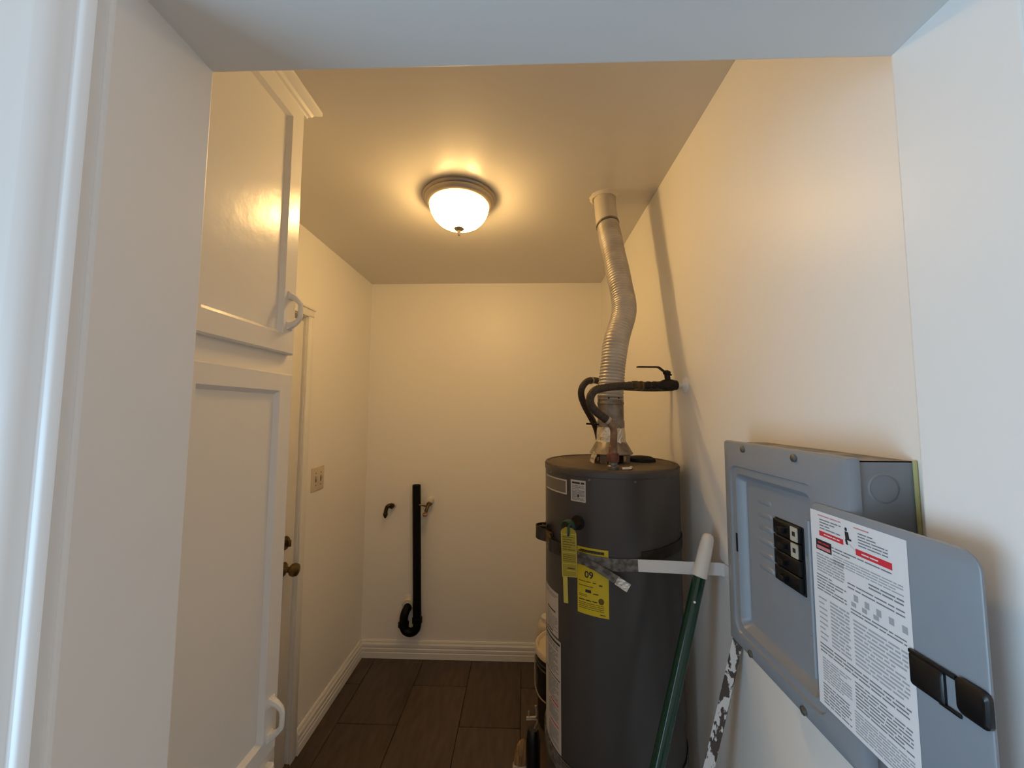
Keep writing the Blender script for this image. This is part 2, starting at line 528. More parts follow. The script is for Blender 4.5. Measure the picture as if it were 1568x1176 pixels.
for z0, z1, ph in ((1.716, 2.388, 1.828), (.752, 1.666, .835), (.11, .715, .62)):
    y0, y1 = .627, .967
    st = .058
    bt = .058 if z0 > 1 else .052
    d = B()
    d.rings(fmap, [(y0, y1, z0, z1, 0, .001), (y0, y1, z0, z1, .013, .001), (y0 + .004, y1 - .004, z0 + .004, z1 - .004, .017, .001),
                   (y0 + st - .009, y1 - st + .009, z0 + bt - .009, z1 - .045, .017, .001), (y0 + st, y1 - st, z0 + bt, z1 - .054, .006, .001), (y0 + st, y1 - st, z0 + bt, z1 - .054, 0, .001)], seg=1, cap_last=False)
    dd = d.build('door', 'cab', cab, smooth=20)
    B().rings(fmap, [(y0 + st - .002, y1 - st + .002, z0 + bt - .002, z1 - .052, .001, .001), (y0 + st, y1 - st, z0 + bt, z1 - .054, .0062, .001)], seg=1).build('panel', 'cab', dd, smooth=20)
    yh = .940
    h = B()
    pts = smooth_path([(CX + .016, yh, ph + .040), (CX + .030, yh, ph + .034), (CX + .044, yh, ph + .020), (CX + .046, yh, ph), (CX + .044, yh, ph - .020), (CX + .030, yh, ph - .034), (CX + .016, yh, ph - .040)], .004)
    n = len(pts)
    h.tube(pts, [.006 + .005 * abs(2 * k / (n - 1) - 1) ** 3 for k in range(n)], n=8)
    for s in (1, -1):
        h.lathe([(.014, 0), (.014, .003), (.010, .006), (0, .007)], (CX + .016, yh, ph + s * .040), (1, 0, 0), 4)
    h.build('handle', 'cab', dd, smooth=30)

# ------------------------------------------------------------------ ceiling lamp
LX, LY = -0.262, 1.470
lamp = thing('ceiling_lamp', (LX, LY, ZC), 'flush-mount ceiling lamp with lit frosted glass bowl and metal ring', 'lamp')
B().lathe([(.145, 0), (.147, -.008), (.143, -.014), (.139, -.016), (.139, -.022), (.134, -.029), (.124, -.035), (.120, -.036), (.118, -.033), (.118, -.008)], (LX, LY, ZC), n=64, cap0=True, cap1=True).build('mounting_ring', 'nickel', lamp)
prof = [(.116, -.032), (.1185, -.040), (.118, -.050), (.112, -.068), (.101, -.087), (.084, -.104), (.062, -.117), (.036, -.126), (.010, -.129)]
B().lathe(prof, (LX, LY, ZC), n=48, cap0=False, cap1=False).build('glass_bowl', 'bowl', lamp, smooth=60)
B().lathe([(.018, -.127), (.021, -.131), (.015, -.137), (.008, -.141), (.007, -.154), (.005, -.159), (0, -.160)], (LX, LY, ZC), n=20).build('finial', 'nickel', lamp)
for s in (-1, 1):
    B().lathe([(0, -.030), (.017, .0 - .024), (.024, -.008), (.024, .006), (.015, .022), (.012, .032)], (LX + s * .048, LY, ZC - .070), n=16).build('bulb', 'bulb', lamp)
# ceiling patch ring belongs to the flue below

# ------------------------------------------------------------------ light switch
sw = thing('light_switch', (XL, 1.903, 1.228), 'ivory double light switch plate on the left wall', 'switch')
def wl(u, v, d):
    return (XL + d, u, v)
B().rings(wl, [(1.845, 1.961, 1.168, 1.288, 0, .004), (1.845, 1.961, 1.168, 1.288, .003, .004), (1.850, 1.956, 1.173, 1.283, .0055, .004)]).build('plate', 'plate', sw)
for yy in (1.880, 1.926):
    B().box(XL + .0054, XL + .0062, yy - .006, yy + .006, 1.214, 1.242).build('slot', 'plate_dark', sw)
    B().box(XL + .0055, XL + .016, yy - .0035, yy + .0035, 1.228, 1.240, bev=.002).build('toggle', 'plate', sw)
    for zz in (1.198, 1.258):
        B().lathe([(.0035, 0), (.003, .0012), (0, .0014)], (XL + .0055, yy, zz), (1, 0, 0), 10).build('screw', 'plate_dark', sw)

# ------------------------------------------------------------------ black drain standpipe with trap on the back wall
sp = thing('drain_standpipe', (-.68, 2.45, .15), 'black plastic standpipe with curved trap on the back wall', 'pipe')
px, py, pr = -.664, 2.448, .0265
tilt = Vector((-.023, 0, .86)).normalized()
B().lathe([(pr, 0), (pr, .860), (pr - .004, .860), (pr - .004, .82)], (px, py, .236), tilt, n=28, cap0=True, cap1=True).build('pipe', 'abs', sp)
UR = .043
arc = [(px, py, .262), (px, py, .225)]
for k in range(1, 12):
    a = pi * k / 11
    arc.append((px - UR + UR * cos(a), py, .228 - UR * sin(a)))
arc += [(px - 2 * UR, py, .25), (px - 2 * UR + .001, py, .275)]
for k in range(1, 7):
    a = pi / 2 * k / 6
    arc.append((px - 2 * UR + .001 + .014 * sin(a), py + .030 * (1 - cos(a)), .285 + .036 * sin(a)))
arc.append((px - 2 * UR + .017, YB + .004, .331))
B().tube(arc, .0262, n=22).build('trap_bend', 'abs', sp, smooth=50)
b = B()
b.lathe([(pr, .243), (.0315, .246), (.0315, .274), (pr, .277)], (px, py, 0), n=28)
b.build('coupling', 'abs', sp)
b = B().lathe([(.0262, -.012), (.034, -.010), (.034, .012), (.0262, .014)], (px - 2 * UR, py, .232), n=12)
b.build('slip_nut', 'abs', sp)
B().lathe([(.050, 0), (.049, .004), (.040, .010), (.031, .020), (.030, .028)], (px - 2 * UR + .016, YB, .338), (0, -1, 0), 28).build('wall_flange', 'white_plastic', sp)

# hose bibs
hb = thing('hose_bib', (-.866, YB, .90), 'dark bronze washer faucet left of the black standpipe', 'faucet', 'washer faucets on the back wall')
B().lathe([(.021, 0), (.020, .004), (.013, .008)], (-.853, YB, .950), (0, -1, 0), 20).build('flange', 'stain', hb)
b = B().tube(smooth_path([(-.853, YB, .950), (-.854, 2.470, .955), (-.861, 2.452, .962), (-.873, 2.446, .955), (-.880, 2.443, .934), (-.882, 2.442, .915)], .005), .0125, n=14)
b.lathe([(.015, -.012), (.0185, -.008), (.0185, .008), (.015, .012)], (-.854, 2.470, .955), (-.1, -1, .1), 6)
b.build('spout', 'bronze', hb)
B().lathe([(.0125, 0), (.0150, .003), (.0150, .014), (.011, .020), (.006, .032)], (-.882, 2.442, .918), (-.05, -.02, -1), 14).build('outlet', 'bronze', hb)

hb2 = thing('hose_bib', (-.61, YB, .90), 'brass washer faucet with white wall flange and pinkish outlet, right of the standpipe', 'faucet', 'washer faucets on the back wall')
B().lathe([(.024, 0), (.024, .006), (.019, .030), (.018, .040)], (-.606, YB, .990), (0, -1, 0), 20).build('flange', 'white_plastic', hb2)
b = B().tube(smooth_path([(-.606, 2.47, .975), (-.608, 2.452, .972), (-.612, 2.438, .955), (-.620, 2.432, .930)], .006), .011, n=14)
b.lathe([(.010, -.02), (.016, -.016), (.016, .010), (.010, .014)], (-.606, 2.465, .972), (-.2, -1, 0), 6)
b.build('spout', 'brass_old', hb2)
b = B().tube([(-.615, 2.445, .962), (-.640, 2.436, .968), (-.664, 2.432, .974)], [.006, .005, .006], n=8)
b.build('lever', 'brass_old', hb2)
B().lathe([(.010, 0), (.017, .003), (.019, .012), (.014, .020), (.010, .024)], (-.621, 2.431, .926), (-.1, -.05, -1), 16).build('outlet', 'copper', hb2)

# ------------------------------------------------------------------ water heater
TX, TY, TR, TZ = 0.288, 1.280, 0.2125, 1.408
wh = thing('water_heater', (TX, TY, 0), 'tall dark grey cylindrical water heater with labels', 'water heater')
B().lathe([(TR - .012, .0), (TR - .012, .045), (TR - .004, .05), (TR, .056), (TR, TZ - .020), (TR - .002, TZ - .018)], (TX, TY, 0), n=96).build('jacket', 'tank', wh, smooth=30)
b = B()
b.lathe([(TR - .002, TZ - .024), (TR + .0022, TZ - .022), (TR + .0022, TZ - .007)], (TX, TY, 0), n=96, cap0=False, cap1=False, mi=0)
b.lathe([(TR + .0022, TZ - .007), (TR - .001, TZ - .001), (TR - .008, TZ), (TR - .012, TZ - .004), (0, TZ - .003)], (TX, TY, 0), n=96, cap0=False, mi=1)
bmesh.ops.remove_doubles(b.bm, verts=b.bm.verts[:], dist=1e-5)
b.build('top_cap', ['tank', 'tank_top'], wh, smooth=30)

def tmap(r):
    def f(u, v, d):     # u = angle in degrees about the tank axis, v = height
        a = radians(u)
        return (TX + (r + d) * cos(a), TY + (r + d) * sin(a), v)
    return f
tm = tmap(TR)
def sticker(name, a0, a1, z0, z1, mats, label=None, deco=None):
    b = B()
    n = max(3, int(abs(a1 - a0) / 3))
    b.quad(tm, a0, a1, z0, z1, .0008, n, 0)
    if deco:
        deco(b)
    return b.build(name, mats, wh, smooth=0, fix=False, label=label)

def deco_grey(b):
    for z0, z1 in ((1.366, 1.370), (1.327, 1.331)):
        b.quad(tm, -172, -138, z0, z1, .0012, 10, 1)
    b.quad(tm, -139.2, -138, 1.327, 1.370, .0012, 1, 1)
sticker('brand_plate', -172, -138, 1.327, 1.370, ['label_grey', 'label'], 'faded olive grey plate with a light border', deco_grey)

def deco_white(b):
    words(b, tm, -132.8, -122, 1.362, 1.370, 1, .0012, 2, .7, 3)
    words(b, tm, -132.8, -122, 1.342, 1.360, 4, .0012, 1, .55, 4)
    words(b, tm, -132.8, -122, 1.317, 1.342, 7, .0012, 1, .7, 5)
    b.quad(tm, -128, -126.5, 1.326, 1.334, .0014, 1, 2)
sticker('rating_label', -134, -121, 1.313, 1.374, ['label', 'ink', 'inkd'], 'small white printed label near the top', deco_white)

def deco_energy(b):
    b.quad(tm, -127.5, -107.5, 1.176, 1.181, .0012, 8, 1)
    b.quad(tm, -126, -107.5, 1.178, 1.184, .0012, 8, 2)
    text_mesh(b, '09', lambda u, v, d: tm(-122.6 + (u / TR) * 180 / pi, v, d), 0.0, 1.108, .026, .0014, 2)
    words(b, tm, -127.3, -113, 1.094, 1.100, 1, .0012, 1, .4, 11)
    words(b, tm, -111.5, -109.0, 1.090, 1.096, 1, .0012, 1, .8, 12)
    words(b, tm, -127.3, -116, 1.083, 1.087, 1, .0012, 1, .6, 13)
    b.quad(tm, -122, -117.5, 1.068, 1.076, .0012, 2, 2)
    words(b, tm, -116, -112, 1.066, 1.070, 1, .0012, 1, .8, 14)
    words(b, tm, -127.3, -113, 1.055, 1.063, 2, .0012, 1, .4, 15)
    # round energy mark
    vs = []
    for k in range(18):
        a = 2 * pi * k / 18
        vs.append(b.v(tm(-110.0 + 2.1 * cos(a), 1.0515 + .0085 * sin(a), .0014)))
    b.face(vs, 1)
    words(b, tm, -127.3, -113, 1.044, 1.050, 1, .0012, 2, .45, 16)
    words(b, tm, -127.3, -108, 1.022, 1.042, 4, .0012, 1, .35, 17)
    words(b, tm, -111, -107, 1.014, 1.018, 1, .0012, 1, .6, 18)
sticker('energy_label', -128.5, -104.5, 1.009, 1.190, ['yellow', 'olive', 'inkd'], 'bright yellow energy label with black print', deco_energy)

def deco_l1(b):
    words(b, tm, -170, -150, 1.008, 1.020, 2, .0012, 1, .5, 21)
    b.quad(tm, -168, -153, .966, .971, .0012, 5, 2)
    words(b, tm, -170, -150, .912, .960, 9, .0012, 1, .45, 22)
    b.quad(tm, -168, -157, .906, .910, .0012, 4, 2)
sticker('warning_label', -176, -148.8, .900, 1.028, ['label', 'ink', 'inkd'], 'white printed label on the left flank', deco_l1)
def deco_l2(b):
    b.quad(tm, -176, -147, .880, .887, .0012, 8, 2)
    words(b, tm, -174, -149, .862, .876, 2, .0012, 1, .6, 31)
    for k, (z0, z1) in enumerate(((.790, .856), (.715, .775), (.660, .700), (.590, .640))):
        words(b, tm, -165, -149, z0, z1, int((z1 - z0) / .0055), .0012, 1, .55, 32 + k)
    b.quad(tm, -166.5, -165.8, .715, .860, .0012, 1, 1)
    b.quad(tm, -174, -147, .780, .783, .0012, 8, 2)
    b.quad(tm, -162, -149, .706, .711, .0012, 5, 3)
    b.quad(tm, -162, -149, .648, .652, .0012, 5, 3)
sticker('instruction_label', -177, -145.9, .582, .894, ['label', 'ink', 'inkd', 'red'], 'long white instruction label low on the left flank', deco_l2)

# relief valve stub
ra = radians(-127.8)
rd = Vector((cos(ra), sin(ra), 0.0))
rp0 = Vector((TX + TR * cos(ra), TY + TR * sin(ra), 1.254))
B().lathe([(.021, -.002), (.021, .0012), (.014, .0014)], rp0, rd, 24).build('valve_hole', 'dull_black', wh)
b = B()
d2 = (rd + Vector((-.06, 0, -.02))).normalized()
b.tube([rp0 - rd * .01, rp0 + d2 * .03, rp0 + d2 * .058], [.0125, .0125, .0125], n=16)
b.lathe([(.0125, 0), (.0145, .002), (.0145, .012), (.0125, .014)], rp0 + d2 * .046, d2, 16)
b.build('relief_valve', 'bronze', wh)
for aa in (-118, -84):
    B().lathe([(.004, 0), (.003, .002), (0, .0026)], tm(aa, 1.378, .0), (cos(radians(aa)), sin(radians(aa)), 0), 10).build('screw', 'screw', wh)
B().lathe([(.004, 0), (.003, .002), (0, .0026)], tm(-160, 1.381, .0), (cos(radians(-160)), sin(radians(-160)), 0), 10).build('screw', 'screw', wh)

# draft hood on the tank top
HX, HY = TX + .006, TY
z0 = TZ - .003
for k in range(4):
    a = radians(45 + 90 * k + 8)
    c = Vector((HX + .058 * cos(a), HY + .058 * sin(a), 0))
    t = Vector((-sin(a), cos(a), 0)) * .012
    nrm = Vector((cos(a), sin(a), 0)) * .0012
    b = B()
    lo = [b.v(c + s * t + q * nrm + Vector((0, 0, z0))) for s, q in ((-1, -1), (1, -1), (1, 1), (-1, 1))]
    hi = [b.v(c * 1.0 + s * t + q * nrm + Vector((0, 0, z0 + .042))) for s, q in ((-1, -1), (1, -1), (1, 1), (-1, 1))]
    b._bridge(lo, hi); b.face(lo[::-1]); b.face(hi)
    b.build('hood_leg', 'galv', wh)
B().lathe([(.030, z0), (.040, z0 + .002), (.040, z0 + .020), (.036, z0 + .022)], (HX, HY, 0), n=32).build('flue_outlet', 'dull_black', wh)
B().lathe([(.068, z0 + .028), (.0710, z0 + .031), (.064, z0 + .042), (.049, z0 + .068), (.044, z0 + .072), (.044, z0 + .076)], (HX, HY, 0), n=40, cap0=False, cap1=False).build('draft_hood', 'galv', wh)
# second, round plug at the back right of the lid and pipe fitting bases
B().lathe([(.046, 0), (.044, .010), (.030, .016), (0, .018)], (TX + .115, TY + .03, z0), n=28).build('lid_plug', 'dull_black', wh)
NX, NY = .262, 1.118
b = B().lathe([(.017, 0), (.017, .010), (.013, .013), (.013, .022)], (NX, NY, z0), n=20)
b.build('cold_nipple', 'screw', wh)
B().lathe([(.0125, z0 + .020), (.0165, z0 + .022), (.0175, z0 + .032), (.0165, z0 + .046), (.0125, z0 + .048)], (NX, NY, 0), n=20).build('dielectric_union', 'redbrown', wh)
B().lathe([(.014, 0), (.014, .030), (.017, .032), (.017, .046), (.012, .048)], (.285, 1.425, z0), n=20).build('hot_nipple', 'bronze', wh)
B().tube([(NX + .02, NY - .015, z0 + .003), (NX + .045, NY - .010, z0 + .004), (NX + .055, NY + .01, z0 + .004)], .005, n=8).build('lid_scrap', 'foil', wh)

# ------------------------------------------------------------------ flue pipe to the ceiling
fp = thing('flue_pipe', (HX, HY, 1.47), 'bent corrugated aluminium flue pipe rising from the heater to the ceiling', 'pipe')
FR = .0415
b = B().lathe([(.0535, z0 + .056), (.0500, z0 + .064), (.0470, z0 + .074), (.0465, z0 + .084), (.0460, z0 + .096), (.0450, z0 + .108), (.0445, z0 + .116)], (HX, HY, 0), n=44, cap0=False, cap1=False)
rf = random.Random(3)
for v_ in b.bm.verts:
    q_ = rf.uniform(-.0007, .0013)
    dd_ = Vector((v_.co.x - HX, v_.co.y - HY, 0)).normalized()
    v_.co += dd_ * q_ + Vector((0, 0, rf.uniform(-.002, .002)))
b.build('foil_tape', 'foil', fp, smooth=0)
B().lathe([(.0445, z0 + .112), (.0445, z0 + .136), (.0425, z0 + .138), (.0425, z0 + .190), (.0440, z0 + .192), (.0440, z0 + .198), (.0425, z0 + .200), (.0425, z0 + .222)], (HX, HY, 0), n=40, cap0=False, cap1=False).build('lower_collar', 'galv', fp, smooth=30)
for aa in (-110, -65):
    B().lathe([(.003, 0), (.0025, .002), (0, .0024)], (HX + .0425 * cos(radians(aa)), HY + .0425 * sin(radians(aa)), z0 + .212), (cos(radians(aa)), sin(radians(aa)), 0), 10).build('screw', 'dull_black', fp)
ctrl = [(HX, HY, 1.612), (.297, 1.280, 1.66), (.305, 1.285, 1.728), (.320, 1.298, 1.812), (.337, 1.312, 1.860), (.357, 1.333, 1.918), (.362, 1.350, 1.974), (.352, 1.380, 2.083), (.341, 1.412, 2.196), (.329, 1.447, 2.318)]
path = smooth_path(ctrl, .0022)
s, rs = 0.0, []
for i, p in enumerate(path):
    if i:
        s += (path[i] - path[i - 1]).length
    rs.append(FR + .0017 * sin(2 * pi * s / .0105) + .0007 * sin(s * 41))
B().tube(path, rs, n=32, cap=False).build('flexible_section', 'flex', fp, smooth=180)
top = smooth_path([(.3305, 1.442, 2.302), (.3285, 1.452, 2.335), (.327, 1.482, 2.441)], .01)
b = B().tube(top, .0424, n=36, cap=False)
b.build('upper_sleeve', 'sleeve', fp)
b = B().tube([top[0], top[0] + (top[1] - top[0]).normalized() * .006], .0447, n=36)
b.build('sleeve_band', 'galv', fp)
b = B()
rg = random.Random(5)
n = 40
rings = []
for r, zz, jit in ((.043, 2.441, 0), (.044, 2.432, .001), (.049, 2.431, .002), (.056, 2.436, .003), (.060, 2.4401, .004)):
    rings.append([b.v((.327 + (r + rg.uniform(-jit, jit)) * cos(2 * pi * k / n), 1.482 + (r + rg.uniform(-jit, jit)) * sin(2 * pi * k / n), zz)) for k in range(n)])
for p_, q_ in zip(rings, rings[1:]):
    b._bridge(p_, q_)
b.build('ceiling_collar', 'stain', fp)

B().ribbon([(HX - .070, HY - .030, z0 + .002), (HX - .066, HY - .034, z0 + .020), (HX - .060, HY - .040, z0 + .034)], .010, .0012, up=(.5, -.8, 0)).build('hood_tab', 'foil', fp)
# damper rod poking out left of the collar
B().tube([(HX - .038, HY - .01, z0 + .124), (HX - .085, HY - .02, z0 + .127)], .003, n=8).build('damper_rod', 'blackmetal', fp)

# ------------------------------------------------------------------ water hoses and shut-off valve
ha = thing('water_hose', (NX, NY, 1.45), 'dark braided hose curling in front of the flue to the lever valve', 'hose', 'braided water hoses above the heater')
B().tube(smooth_path([(NX, NY, 1.452), (.2645, 1.119, 1.49), (.265, 1.120, 1.520), (.256, 1.120, 1.537), (.246, 1.118, 1.546)], .005), .0105, n=16).build('copper_tail', 'rustpipe', ha)
B().lathe([(.0108, z0 + .046), (.0128, z0 + .048), (.0128, z0 + .066), (.0108, z0 + .068)], (NX, NY, 0), n=6).build('nut', 'rustpipe', ha)
B().tube(smooth_path([(.250, 1.119, 1.544), (.232, 1.117, 1.558), (.213, 1.116, 1.573), (.199, 1.116, 1.592), (.197, 1.117, 1.610), (.204, 1.122, 1.626), (.220, 1.132, 1.638), (.250, 1.148, 1.645), (.285, 1.165, 1.650), (.326, 1.182, 1.653)], .005), .0122, n=16).build('braid', 'hose', ha)
B().lathe([(.0126, 0), (.0132, .001), (.0132, .008), (.0126, .009)], (.252, 1.120, 1.5425), (-.75, -.08, .62), 16).build('ferrule', 'steelwire', ha)
B().lathe([(.0126, 0), (.0136, .002), (.0136, .012), (.0126, .014)], (.326, 1.183, 1.653), (.9, .3, .03), 16).build('ferrule', 'strap_dark', ha)

hbk = thing('water_hose', (.285, 1.425, 1.45), 'dark braided hose looping behind the flue, left of the front hose', 'hose', 'braided water hoses above the heater')
B().tube(smooth_path([(.285, 1.425, 1.452), (.276, 1.415, 1.490), (.262, 1.385, 1.520), (.238, 1.350, 1.556), (.214, 1.318, 1.592), (.199, 1.296, 1.624), (.199, 1.287, 1.650), (.212, 1.289, 1.670), (.232, 1.310, 1.680), (.262, 1.345, 1.682), (.30, 1.372, 1.672), (.36, 1.378, 1.662), (.44, 1.36, 1.656), (XR, 1.34, 1.656)], .005), .0115, n=16).build('braid', 'hose', hbk)
B().lathe([(.0118, 0), (.0130, .001), (.0130, .006), (.0118, .007)], (.233, 1.311, 1.680), (.6, .75, .08), 16).build('ferrule', 'steelwire', hbk)

vl = thing('shutoff_valve', (.47, 1.225, 1.64), 'black lever shut-off valve between the hose and the right wall', 'valve')
ax = Vector((.170, .038, .005)).normalized()
va = Vector((.338, 1.187, 1.6535))
b = B()
b.lathe([(.012, 0), (.0155, .002), (.0155, .020), (.0135, .022), (.0135, .030)], va, ax, 6)
b.build('swivel_nut', 'bronze', vl)
B().lathe([(.0140, .030), (.0150, .032), (.0150, .036), (.0140, .038)], va, ax, 16).build('ring', 'brass_old', vl)
b = B().lathe([(.0120, .036), (.0120, .052), (.0135, .054), (.0135, .062), (.012, .064), (.012, .074), (.0135, .076), (.0135, .084), (.0125, .086), (.0130, .100), (.0165, .108), (.0190, .116), (.0190, .140), (.0165, .148), (.0160, .156), (.0105, .158)], va, ax, 20)
b.build('body', 'blackmetal', vl, smooth=30)
st = va + ax * .128
b = B().lathe([(.009, 0), (.009, .022), (.012, .024), (.012, .032), (.006, .036), (0, .037)], st + Vector((0, 0, .012)), (-.12, 0, 1), 12)
b.build('stem', 'blackmetal', vl)
hp = st + Vector((-.002, 0, .036))
B().ribbon([hp + Vector((.012, 0, -.004)), hp, hp + Vector((-.028, -.006, .020)), hp + Vector((-.034, -.007, .0215)), hp + Vector((-.100, -.020, .0205))], .007, .004, up=(0, 1, 0)).build('lever', 'blackmetal', vl)
B().tube([va + ax * .150, va + ax * .190], .0095, n=14).build('wall_nipple', 'white_plastic', vl)
B().lathe([(.026, 0), (.025, .004), (.014, .010), (.010, .012)], (XR, 1.228, 1.658), (-1, 0, 0), 24).build('wall_flange', 'wall', vl)

# ------------------------------------------------------------------ seismic straps
us = thing('heater_strap', (TX, TY, 1.14), 'upper heater strap, dusty grey turning white towards the right wall', 'strap', 'straps around the water heater')
def arcpts(a0, a1, z0_, z1_, r, n):
    return [(TX + r * cos(radians(a0 + (a1 - a0) * k / n)), TY + r * sin(radians(a0 + (a1 - a0) * k / n)), z0_ + (z1_ - z0_) * k / n) for k in range(n + 1)]
RS = TR + .0035
B().ribbon(arcpts(-140, -98.6, 1.160, 1.1545, RS, 16) + [(.29, 1.066, 1.1555), (.318, 1.063, 1.157)], .0165, .002).build('front_band', 'strap_grey', us, smooth=30)
we = Vector((XR, 1.020, 1.166))
B().ribbon([(.312, 1.0625, 1.1565), (.36, 1.054, 1.1585), (.44, 1.038, 1.162), (XR - .012, 1.024, 1.166), (XR - .002, 1.018, 1.166), (XR - .002, .985, 1.166)], .0160, .0022).build('wall_band', 'strap_white', us, smooth=30)
B().ribbon(arcpts(-165, -138, 1.172, 1.161, RS + .0015, 10), .0185, .003).build('left_band', 'strap_dark', us, smooth=30)
B().ribbon(arcpts(-80, -58, 1.174, 1.181, RS - .001, 10) + arcpts(-55, 200, 1.182, 1.182, RS - .001, 60), .0155, .002).build('rear_band', 'strap_dark', us, smooth=30)
B().ribbon(smooth_path([(.0755, 1.255, 1.194), (.058, 1.252, 1.194), (.044, 1.240, 1.194), (.043, 1.226, 1.192), (.054, 1.212, 1.190), (.074, 1.206, 1.188), (.084, 1.212, 1.186)], .004), .019, .0028).build('clamp_loop', 'strap_dark', us, smooth=40)
B().ribbon(smooth_path([(.062, 1.240, 1.203), (.070, 1.205, 1.197), (.088, 1.186, 1.190), (.074, 1.196, 1.184), (.066, 1.212, 1.178)], .004), .011, .003).build('clamp_tongue', 'brass_old', us, smooth=40)
b = B().ribbon(smooth_path([(.080, 1.214, 1.168), (.079, 1.196, 1.167), (.086, 1.180, 1.166), (.096, 1.174, 1.165), (.101, 1.166, 1.164), (.112, 1.156, 1.163)], .004), .0185, .005)
b.build('clamp_buckle', 'steel_dark', us, smooth=40)
b = B().tube([(.050, 1.236, 1.205), (.074, 1.205, 1.215)], .004, n=8)
b.lathe([(.0075, 0), (.0075, .006)], (.074, 1.203, 1.214), (.6, -.8, .2), 6)
b.build('clamp_bolt', 'strap_dark', us)
B().ribbon([(.178, 1.094, 1.150), (.198, 1.080, 1.146), (.224, 1.062, 1.136), (.250, 1.048, 1.124), (.272, 1.040, 1.112)], .0115, .002).build('loose_end', 'strap_grey', us, smooth=30)
B().ribbon([(.250, 1.0468, 1.1238), (.272, 1.0388, 1.1118), (.279, 1.0365, 1.108)], .0118, .0028).build('foil_tip', 'foil', us, smooth=0)

ls = thing('heater_strap', (TX, TY, .53), 'lower dark strap around the heater near the bottom of view', 'strap', 'straps around the water heater')
B().ribbon(arcpts(-230, 130, .560, .560, RS, 72), .020, .0025).build('band', 'strap_grey', ls, smooth=30)
b = B().tube([(.148, 1.088, .553), (.176, 1.068, .553)], .010, n=10)
b.build('clamp_bolt', 'strap_grey', ls)

# yellow hang tag on the relief valve
yt = thing('yellow_hang_tag', (.13, 1.04, 1.06), 'yellow plastic warning tag hanging from the relief valve', 'tag')
end = rp0 + d2 * .055
O = Vector((end.x + .001, end.y - .017, 0))
def ymap(u, v, d):
    dirv = Vector((.94, -.34, 0)).normalized()
    nn = Vector((-.34, -.94, 0)).normalized()
    p = O + dirv * u + nn * (d + (1.26 - v) * -.05) + Vector((0, 0, v))
    return p
def slab(b, poly, d0, d1, mi):
    a = [b.v(ymap(u, v, d0)) for u, v in poly]
    c = [b.v(ymap(u, v, d1)) for u, v in poly]
    b._bridge(a, c, mi); b.face(a[::-1], mi); b.face(c, mi)
b = B()
slab(b, [(-.018, 1.124), (.022, 1.128), (.0215, 1.240), (.019, 1.250), (.008, 1.258), (-.008, 1.258), (-.019, 1.250), (-.021, 1.240)], 0, .0012, 0)
tagp = b.build('tag_body', 'yellow_tag', yt)
b = B()
for (u0, v0, u1, v1) in ((-.018, 1.124, -.0195, 1.246), (.0215, 1.128, .0205, 1.246), (-.018, 1.125, .0215, 1.128), (-.0185, 1.160, .0213, 1.162), (-.0195, 1.190, .0213, 1.192), (-.02, 1.238, .02, 1.241), (-.006, 1.142, .018, 1.143)):
    du, dv = u1 - u0, v1 - v0
    L = sqrt(du * du + dv * dv); pu, pv = -dv / L * .0009, du / L * .0009
    slab(b, [(u0 + pu, v0 + pv), (u0 - pu, v0 - pv), (u1 - pu, v1 - pv), (u1 + pu, v1 + pv)], .0012, .0019, 0)
b.build('raised_border', 'yellow_edge', tagp)
b = B()
words(b, ymap, -.016, .018, 1.195, 1.235, 6, .0016, 0, .30, 41)
words(b, ymap, -.016, .018, 1.165, 1.186, 4, .0016, 0, .30, 42)
words(b, ymap, -.004, .016, 1.146, 1.152, 1, .0016, 0, .6, 43)
b.build('print', 'olive', tagp, smooth=0, fix=False)
b = B()
slab(b, [(-.016, 1.054), (-.004, 1.054), (-.005, 1.128), (-.017, 1.128)], 0, .0012, 0)
words(b, ymap, -.012, -.008, 1.075, 1.125, 5, .0016, 1, .4, 44)
b.build('tag_tail', ['yellow_edge', 'olive'], yt)
wpts = []
for k in range(40):
    a = 2 * pi * 3.4 * k / 39
    cpt = end + d2 * (-.012 + .016 * k / 39)
    sv = d2.cross(Vector((0, 0, 1))).normalized()
    wpts.append(cpt + (sv * cos(a) + Vector((0, 0, 1)) * sin(a)) * .0165)
wpts += [ymap(.002, 1.262, .006), ymap(.002, 1.252, .007), ymap(.001, 1.240, .004), ymap(.0, 1.236, .003)]
B().tube(smooth_path(wpts, .004), .0032, n=6).build('green_wire', 'greenwire', yt)

# ------------------------------------------------------------------ breaker panel on the right wall
PXF, PY0, PY1, PZ0, PZ1 = .430, .519, .832, 1.108, 1.512
bp = thing('breaker_panel', (XR, .675, PZ0), 'grey electrical breaker panel with its door swung open on the right wall', 'breaker panel')
def pm(u, v, d):         # u along the wall (y), v height, d outwards from the cover face into the room
    return (PXF - d, u, v)
b = B()
w = .0016
b.box(PXF + .012, XR, PY0 + .004, PY0 + .004 + w, PZ0 + .004, PZ1 - .004)
b.box(PXF + .012, XR, PY1 - .004 - w, PY1 - .004, PZ0 + .004, PZ1 - .004)
b.box(PXF + .012, XR, PY0 + .004, PY1 - .004, PZ0 + .004, PZ0 + .004 + w)
b.box(PXF + .012, XR, PY0 + .004, PY1 - .004, PZ1 - .004 - w, PZ1 - .004, mi=1)
b.box(XR - .003, XR - .001, PY0 + .005, PY1 - .005, PZ0 + .005, PZ1 - .005)
b.build('enclosure', ['panel', 'panel_dust'], bp)
b = B()
